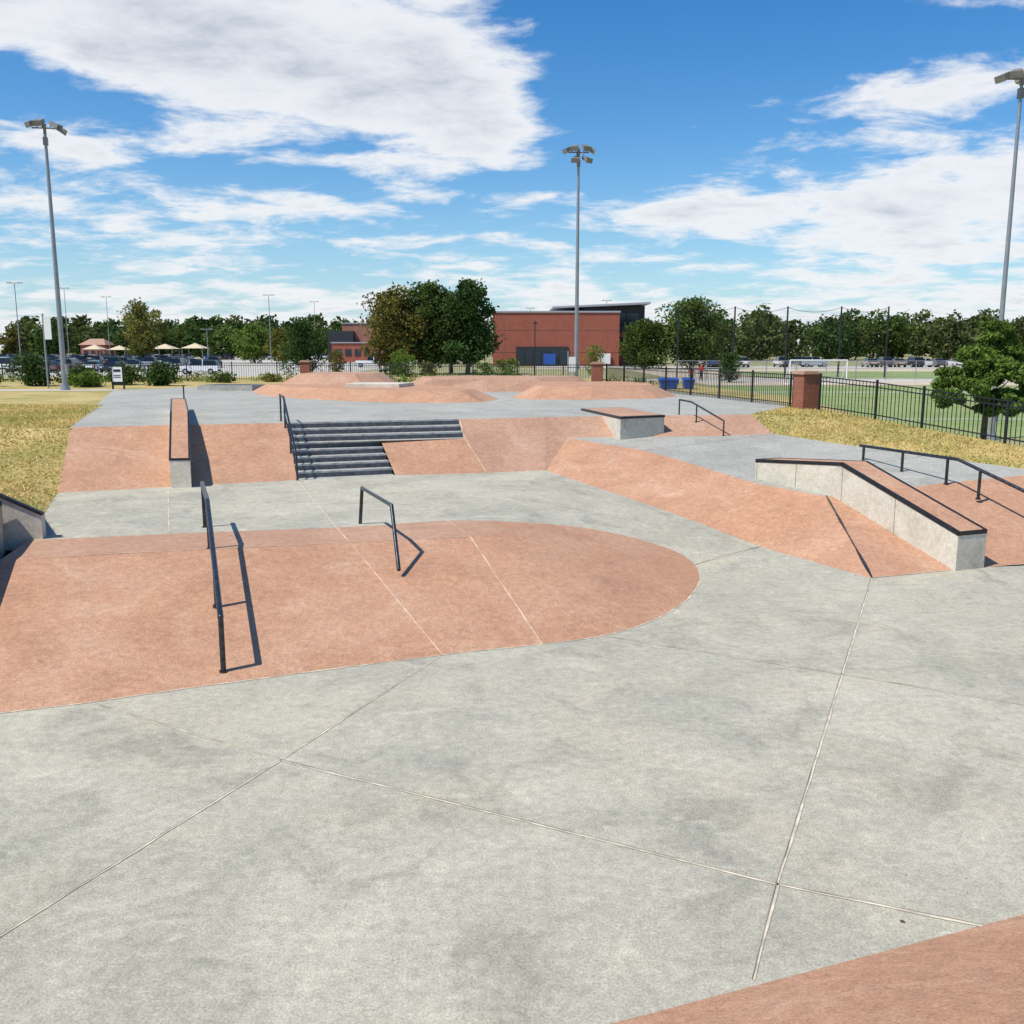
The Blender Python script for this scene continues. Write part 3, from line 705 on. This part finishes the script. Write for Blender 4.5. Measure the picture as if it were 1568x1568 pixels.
b=MB(); b.raw([(-126,279,4.6),(-118,279,4.6),(-118,287,4.6),(-126,287,4.6),(-124,283,6.4),(-120,283,6.4)],[(0,1,5,4),(2,3,4,5),(1,2,5),(3,0,4)],'cap'); b.obj('roof',parent=e)
def canopy(x,y,w,h):
    b=MB(); z=.4
    for sx in (-1,1):
        for sy in (-1,1): b.tube((x+sx*w*.45,y+sy*w*.45,z),(x+sx*w*.45,y+sy*w*.45,z+h*.7),.08,'galv')
    q=[(x-w/2,y-w/2,z+h*.7),(x+w/2,y-w/2,z+h*.7),(x+w/2,y+w/2,z+h*.7),(x-w/2,y+w/2,z+h*.7)]
    for i in range(4): b.face([q[i],q[(i+1)%4],(x,y,z+h)],'tan')
    b.obj('shade_canopy')
canopy(-92,255,6,4.4);canopy(-85,258,6,4.6);canopy(-112,258,5,4.2);canopy(-107,262,5,4.0)

# ---------------------------------------------------------------- cars
CC={'w':(.75,.75,.74),'k':(.02,.02,.022),'s':(.4,.41,.42),'b':(.03,.07,.2),'r':(.3,.02,.02),'g':(.12,.13,.14),'t':(.32,.28,.22)}
for k,c in CC.items():
    m=simple('car_paint_'+k,c,.25,.3 if k in'sg' else 0,.02); m.node_tree.nodes['Principled BSDF'].inputs['Coat Weight'].default_value=.6; M['car'+k]=m
M['carglass']=simple('car_glass',(.015,.02,.025),.08,.2,.05)
M['lamp_red']=simple('tail_lamp',(.35,.01,.01),.3,0,.05); M['lamp_w']=simple('head_lamp',(.7,.7,.7),.2,0,.05)
CARM={}
def carmesh(kind,c):
    if (kind,c) in CARM: return CARM[(kind,c)]
    P={'sedan':([(-2.35,.35),(-2.4,.62),(-2.3,.9),(-1.55,.98),(-.9,1.0),(1.0,.98),(2.1,.82),(2.38,.62),(2.38,.35)],[(-1.75,.98),(-1.0,1.42),(.35,1.45),(1.15,.97)]),
       'suv':([(-2.35,.4),(-2.4,.75),(-2.33,1.08),(-1.0,1.1),(1.05,1.08),(2.15,1.0),(2.38,.75),(2.38,.4)],[(-2.28,1.08),(-2.05,1.7),(.35,1.75),(1.2,1.07)]),
       'pickup':([(-2.8,.5),(-2.85,.8),(-2.8,1.12),(-.9,1.12),(1.2,1.12),(2.5,1.08),(2.75,.8),(2.75,.5)],[(-.85,1.12),(-.7,1.8),(.55,1.82),(1.35,1.11)])}[kind]
    b=MB(); mat='car'+c; pr,gl=P; W=.92
    n=len(pr)
    A1=[(x*.99,-W*.93 if z>.9 else -W,z) for x,z in pr]; B1=[(x*.99,W*.93 if z>.9 else W,z) for x,z in pr]
    b.raw(A1+B1,[tuple(range(n)),tuple(range(2*n-1,n-1,-1))]+[(i,n+i,n+(i+1)%n,(i+1)%n)[::-1] for i in range(n)],mat)
    g0=gl; wl_,wt=W*.9,W*.72
    def gp(i,s): x,z=g0[i]; return (x,s*(wl_ if i in(0,3) else wt),z)
    b.face([gp(1,-1),gp(2,-1),gp(2,1),gp(1,1)],mat)
    for s in(-1,1):
        b.face([gp(i,s) for i in range(4)][::s],'carglass')
        xm=(g0[0][0]+g0[3][0])/2
        b.hexa([(xm-.05,s*wl_*1.0,g0[0][1]),(xm+.05,s*wl_*1.0,g0[0][1]),(xm+.05,s*(wl_+.012),g0[0][1]),(xm-.05,s*(wl_+.012),g0[0][1]),
                (xm-.05,s*wt,g0[1][1]),(xm+.05,s*wt,g0[1][1]),(xm+.05,s*(wt+.012),g0[1][1]),(xm-.05,s*(wt+.012),g0[1][1])],mat)
    b.face([gp(0,-1),gp(1,-1),gp(1,1),gp(0,1)],'carglass'); b.face([gp(2,-1),gp(3,-1),gp(3,1),gp(2,1)],'carglass')
    zr=pr[1][1]+.08; xb=pr[1][0];xf=pr[-2][0]
    for s in(-1,1):
        b.box((xb+.02,s*.68,zr),(.08,.32,.16),'lamp_red'); b.box((xf-.04,s*.66,zr),(.08,.36,.14),'lamp_w')
        for xw in (pr[0][0]+.85,pr[-1][0]-.85):
            b.tube((xw,s*W*.74,.36),(xw,s*(W+.015),.36),.36,'tyre',n=14); b.tube((xw,s*(W+.01),.36),(xw,s*(W+.03),.36),.2,'bldtrim',n=10)
        b.box((g0[3][0]-.15,s*(W+.06),g0[3][1]+.05),(.1,.16,.1),mat)
    b.box((xf-.01,0,.42),(.06,1.5,.2),'tyre'); b.box((xb+.01,0,.45),(.06,1.5,.18),'tyre')
    o=b.obj('parked_car'); CARM[(kind,c)]=o.data; o.data.name='car_'+kind
    bpy.data.objects.remove(o); return CARM[(kind,c)]
def car(x,y,kind,c,rz):
    o=bpy.data.objects.new('parked_car',carmesh(kind,c)); COL.objects.link(o); o.location=(x,y,.415); o.rotation_euler=(0,0,rz)
    if y<160:
        bv=o.modifiers.new('b','BEVEL'); bv.width=.04; bv.segments=1; bv.limit_method='ANGLE'
car(-38.3,117.5,'suv','w',.05+math.pi)
car(-15.5,121,'suv','w',1.5);
kinds=['sedan','suv','suv','sedan','pickup']; cols='wwkksgsbrgtw'
for y,x0,x1,pr_ in [(126,-70,-52,.5),(132,-78,-44,.7),(152,-92,-54,.8),(158,-84,-48,.7),(176,-108,-60,.85),(198,-118,-66,.85),(220,-128,-70,.85),(245,-150,-76,.85),(268,-160,-40,.85)]:
    x=x0
    while x<x1:
        if random.random()<pr_: car(x+random.uniform(-.2,.2),y+random.uniform(-.3,.3),random.choice(kinds),random.choice(cols),math.pi/2*random.choice((1,-1))+random.uniform(-.03,.03)+.12)
        x+=2.9
for x in [31.4,33.6,36.2,38.8,46.2,48.5,51,61,63.5,65.8,68.2,70.5,72.4,75,-21,-23.6]:
    car(x,163+random.uniform(-1,1),random.choice(kinds),random.choice(cols),random.choice((1.57,1.5,.1)))

# ---------------------------------------------------------------- right-hand field things
b=MB()
gx,gy,gzz=24.4,84,.4
for x in (0,5.0): b.tube((gx+x,gy,gzz),(gx+x,gy,gzz+2.1),.06,'white'); b.tube((gx+x,gy,gzz+2.1),(gx+x,gy+1.6,gzz),.04,'white'); b.tube((gx+x,gy,gzz),(gx+x,gy+1.6,gzz),.04,'white')
b.tube((gx,gy,gzz+2.1),(gx+5,gy,gzz+2.1),.06,'white'); b.tube((gx,gy+1.6,gzz),(gx+5,gy+1.6,gzz),.04,'white')
for k in range(1,13):
    x=gx+k*5/13; b.tube((x,gy,gzz+2.1),(x,gy+1.6,gzz),.008,'white',n=4)
for k in range(1,7):
    t=k/7; b.tube((gx,gy+1.6*t,gzz+2.1*(1-t)),(gx+5,gy+1.6*t,gzz+2.1*(1-t)),.008,'white',n=4)
b.obj('soccer_goal')
b=MB()
xs=[18.0,24.1,29.8,35.6,40.7]
for x in xs: b.tube((x,104.5,.3),(x,104.5,8.0),.11,'black',.09,8)
for a,c in zip(xs,xs[1:]):
    for k in range(8):
        t0,t1=k/8,(k+1)/8; s0=-.5*4*t0*(1-t0);s1=-.5*4*t1*(1-t1)
        b.tube((a+(c-a)*t0,104.5,7.9+s0),(a+(c-a)*t1,104.5,7.9+s1),.03,'black',n=4)
    for k in range(1,24): x=a+(c-a)*k/24; b.tube((x,104.5,.5),(x,104.5,7.5),.004,'black',n=3)
    for k in range(1,26): b.tube((a,104.5,.5+k*.28),(c,104.5,.5+k*.28),.004,'black',n=3)
b.obj('ball_stop_net')
b=MB()
x=16.5
while x<90: b.tube((x,96,.4),(x,96,2.3),.045,'galv',n=6); x+=3
b.tube((16.5,96,2.3),(90,96,2.3),.035,'galv',n=6); b.tube((16.5,96,.6),(90,96,.6),.02,'galv',n=6)
for k in range(230): b.tube((16.5+k*.32,96,.45),(16.5+k*.32,96,2.3),.006,'galv',n=3)
for k in range(1,9): b.tube((16.5,96,.4+k*.21),(90,96,.4+k*.21),.006,'galv',n=3)
b.obj('chain_link_fence')
def bin_(x,y,z,mat='blue',w=.62,h=.45):
    b=MB()
    b.hexa([(x-w*.4,y-.25,z),(x+w*.4,y-.25,z),(x+w*.4,y+.25,z),(x-w*.4,y+.25,z),(x-w/2,y-.3,z+h),(x+w/2,y-.3,z+h),(x+w/2,y+.3,z+h),(x-w/2,y+.3,z+h)],mat)
    b.hexa([(x-w*.53,y-.33,z+h),(x+w*.53,y-.33,z+h),(x+w*.53,y+.33,z+h),(x-w*.53,y+.33,z+h),(x-w*.5,y-.2,z+h+.06),(x+w*.5,y-.2,z+h+.06),(x+w*.5,y+.33,z+h+.1),(x-w*.5,y+.33,z+h+.1)],mat)
    b.tube((x-w*.3,y+.34,z+.08),(x+w*.3,y+.34,z+.08),.08,'tyre'); b.obj('storage_bin',bevel=.015)
bin_(6.75,41.2,1.79,'blue',.8,.38); bin_(7.65,41.4,1.79,'blue',.45,.38)
b=MB()
for (x,y) in [(2.42,5.35)]+[(2.65+random.uniform(-.2,.4),5.8+random.uniform(-.2,.2)) for _ in range(7)]+[(random.uniform(-4,6),random.uniform(5,14)) for _ in range(30)]:
    r=random.uniform(.003,.008) if (x,y)!=(2.42,5.35) else .02
    vs=[(x+math.cos(k*1.26)*r*random.uniform(.6,1.2),y+math.sin(k*1.26)*r*random.uniform(.5,1),.004+random.random()*r*.5) for k in range(5)]
    b.face(vs,'crack')
b.obj('leaf_litter')

import bmesh
for k,c in (('skin',(.45,.25,.17)),('shirt',(.45,.03,.03)),('trousers',(.03,.03,.05)),('hair',(.03,.02,.015))): M['p_'+k]=simple('person_'+k,c,.8,0,.05)
def person(x,y,z,h=1.7):
    e=empty('pedestrian',(x,y,z))
    def sk(name,vs,es,rs,mat):
        me=bpy.data.meshes.new(name); bm=bmesh.new(); ly=bm.verts.layers.skin.verify()
        bv=[bm.verts.new([q*h/1.75 for q in v]) for v in vs]
        for v,r in zip(bv,rs): v[ly].radius=(r if isinstance(r,tuple) else (r,r))
        bv[0][ly].use_root=True
        for a,c in es: bm.edges.new((bv[a],bv[c]))
        bm.to_mesh(me); bm.free(); o=bpy.data.objects.new(name,me); COL.objects.link(o); o.parent=e
        o.modifiers.new('s','SKIN'); u=o.modifiers.new('u','SUBSURF'); u.levels=1;u.render_levels=1
        me.materials.append(M[mat])
    sk('trousers',[(0,0,.95),(.09,0,.9),(.11,.03,.5),(.11,-.02,.1),(-.09,0,.9),(-.11,-.03,.5),(-.12,.05,.1)],[(0,1),(1,2),(2,3),(0,4),(4,5),(5,6)],[.13,.1,.075,.06,.1,.075,.06],'p_trousers')
    sk('shirt',[(0,0,1.15),(0,0,.95),(0,0,1.38),(.19,0,1.4),(.24,.02,1.15),(-.19,0,1.4),(-.24,.02,1.15)],[(0,1),(0,2),(2,3),(3,4),(2,5),(5,6)],[(.17,.12),(.16,.12),(.15,.1),.06,.05,.06,.05],'p_shirt')
    sk('head',[(0,0,1.6),(0,0,1.45),(0,0,1.68)],[(0,1),(0,2)],[.1,.055,.08],'p_skin')
    for s in(-1,1): sk('arm',[(s*.24,.02,1.12),(s*.26,-.05,.92),(s*.26,-.08,.82)],[(0,1),(1,2)],[.042,.033,.03],'p_skin')
    sk('hair',[(0,.02,1.7),(0,.05,1.62)],[(0,1)],[.1,.075],'p_hair')
    sk('shoes',[(.11,.03,.04),(.12,-.16,.03)],[(0,1)],[.05,.04],'p_trousers'); sk('shoes',[(-.12,.08,.04),(-.13,-.1,.03)],[(0,1)],[.05,.04],'p_trousers')
person(15.1,80.5,.4)
person(18.2,92,.4)

# ---------------------------------------------------------------- world
SUN=Vector((-.85,-.53,0)).normalized(); EL=math.radians(57)
az=math.atan2(SUN.x,SUN.y)
w=bpy.data.worlds.new('World'); S.world=w; w.use_nodes=True; nt=w.node_tree
bg=nt.nodes['Background']; bg.inputs['Strength'].default_value=.1
sky=N(nt,'ShaderNodeTexSky',sky_type='NISHITA'); sky.sun_disc=False; sky.sun_elevation=EL; sky.sun_rotation=az%(2*math.pi)
sky.air_density=1.0; sky.dust_density=.5; sky.ozone_density=1.8
g=N(nt,'ShaderNodeTexCoord').outputs['Generated']
sp=N(nt,'ShaderNodeSeparateXYZ'); nt.links.new(g,sp.inputs[0])
def mth(op,a,b_=None,clamp=False):
    n=N(nt,'ShaderNodeMath',operation=op); n.use_clamp=clamp
    for i,v in enumerate((a,b_)):
        if v is None: continue
        if isinstance(v,(int,float)): n.inputs[i].default_value=v
        else: nt.links.new(v,n.inputs[i])
    return n.outputs[0]
X,Y,Z=sp.outputs
AZ=mth('ARCTAN2',X,Y); EV=mth('ARCSINE',Z)
zz=mth('ADD',mth('MAXIMUM',Z,0.0),.16)
cb=N(nt,'ShaderNodeCombineXYZ'); nt.links.new(mth('DIVIDE',X,zz),cb.inputs[0]); nt.links.new(mth('DIVIDE',Y,zz),cb.inputs[1])
P2=cb.outputs[0]
n1=noise(nt,1.7,6,.58,P2,.25)
mp=N(nt,'ShaderNodeMapping'); mp.inputs['Location'].default_value=(3.1,7.7,2); mp.inputs['Rotation'].default_value=(0,0,.35); mp.inputs['Scale'].default_value=(1,1.25,1); nt.links.new(P2,mp.inputs['Vector'])
n2=noise(nt,4.2,8,.62,mp.outputs[0],.3)
def blob(a,e_,ra,re,wt):
    dx=mth('DIVIDE',mth('SUBTRACT',AZ,a),ra); dy=mth('DIVIDE',mth('SUBTRACT',EV,e_),re)
    r=mth('ADD',mth('MULTIPLY',dx,dx),mth('MULTIPLY',dy,dy))
    return mth('MULTIPLY',mth('EXPONENT',mth('MULTIPLY',r,-1)),wt)
bl=[(-.22,.255,.22,.07,.85),(-.42,.31,.14,.06,.5),(-.25,.33,.2,.06,.6),(-.05,.222,.075,.05,.75),(.40,.135,.15,.05,.75),(.395,.232,.15,.02,.6),(.187,.134,.09,.018,.6),(-.016,.152,.09,.011,.5),(-.34,.130,.2,.018,.3),(.50,.345,.12,.02,.45),(-.41,.185,.07,.012,.5),
    (.18,.31,.15,.09,-.8),(.10,.20,.08,.04,-.45),(-.46,.225,.12,.03,-.6),(-.2,.165,.18,.012,-.3)]
tot=None
for q in bl:
    s=blob(*q); tot=s if tot is None else mth('ADD',tot,s)
hz=mth('MULTIPLY',mth('EXPONENT',mth('MULTIPLY',mth('MAXIMUM',EV,0),-14)),.8)
tot=mth('ADD',tot,hz)
dens=mth('ADD',tot,mth('ADD',mth('MULTIPLY',mth('SUBTRACT',n1,.5),1.5),mth('MULTIPLY',mth('SUBTRACT',n2,.5),1.8)))
dens=mth('SUBTRACT',dens,.12)
mr=N(nt,'ShaderNodeMapRange',interpolation_type='SMOOTHSTEP'); nt.links.new(dens,mr.inputs[0]); mr.inputs[1].default_value=0; mr.inputs[2].default_value=.5; mr.inputs[3].default_value=0; mr.inputs[4].default_value=.93
mask=mr.outputs[0]
shade=mth('ADD',mth('MULTIPLY',n2,.55),mth('MULTIPLY',n1,.45))
cc_=ramp(nt,shade,[(.40,(8.3,8.5,8.9)),(.52,(6.9,7.2,7.8)),(.64,(5.3,5.7,6.5))])
thick=mth('MULTIPLY',mth('SUBTRACT',dens,.5),1.2,True)
cl=mix(nt,thick,(9.0,9.15,9.4),cc_)
hs=N(nt,'ShaderNodeHueSaturation'); hs.inputs['Saturation'].default_value=1.4; hs.inputs['Value'].default_value=1.22; nt.links.new(sky.outputs[0],hs.inputs['Color'])
skyc=mix(nt,1.0,hs.outputs[0],(.72,1.0,1.14),'MULTIPLY')
hzf=mth('MULTIPLY',mth('EXPONENT',mth('MULTIPLY',mth('MAXIMUM',EV,0),-12)),.8)
skyc=mix(nt,hzf,skyc,(5.9,7.2,8.9))
fin=mix(nt,mask,skyc,cl)
nt.links.new(fin,bg.inputs['Color'])

l=bpy.data.lights.new('sun','SUN'); l.energy=4.9; l.angle=math.radians(.5); l.color=(1,.94,.84)
lo=bpy.data.objects.new('sun',l); COL.objects.link(lo)
d=Vector((SUN.x*math.cos(EL),SUN.y*math.cos(EL),math.sin(EL))); lo.rotation_euler=d.to_track_quat('Z','Y').to_euler(); lo.location=(-10,-10,30)

cam=bpy.data.cameras.new('camera'); co=bpy.data.objects.new('camera',cam); COL.objects.link(co)
cam.sensor_width=36; cam.lens=36*1450/1568; cam.clip_end=6000; cam.clip_start=.05
co.location=(0,0,3.5); co.rotation_euler=(math.radians(90)-math.atan(250/1450),0,0); S.camera=co
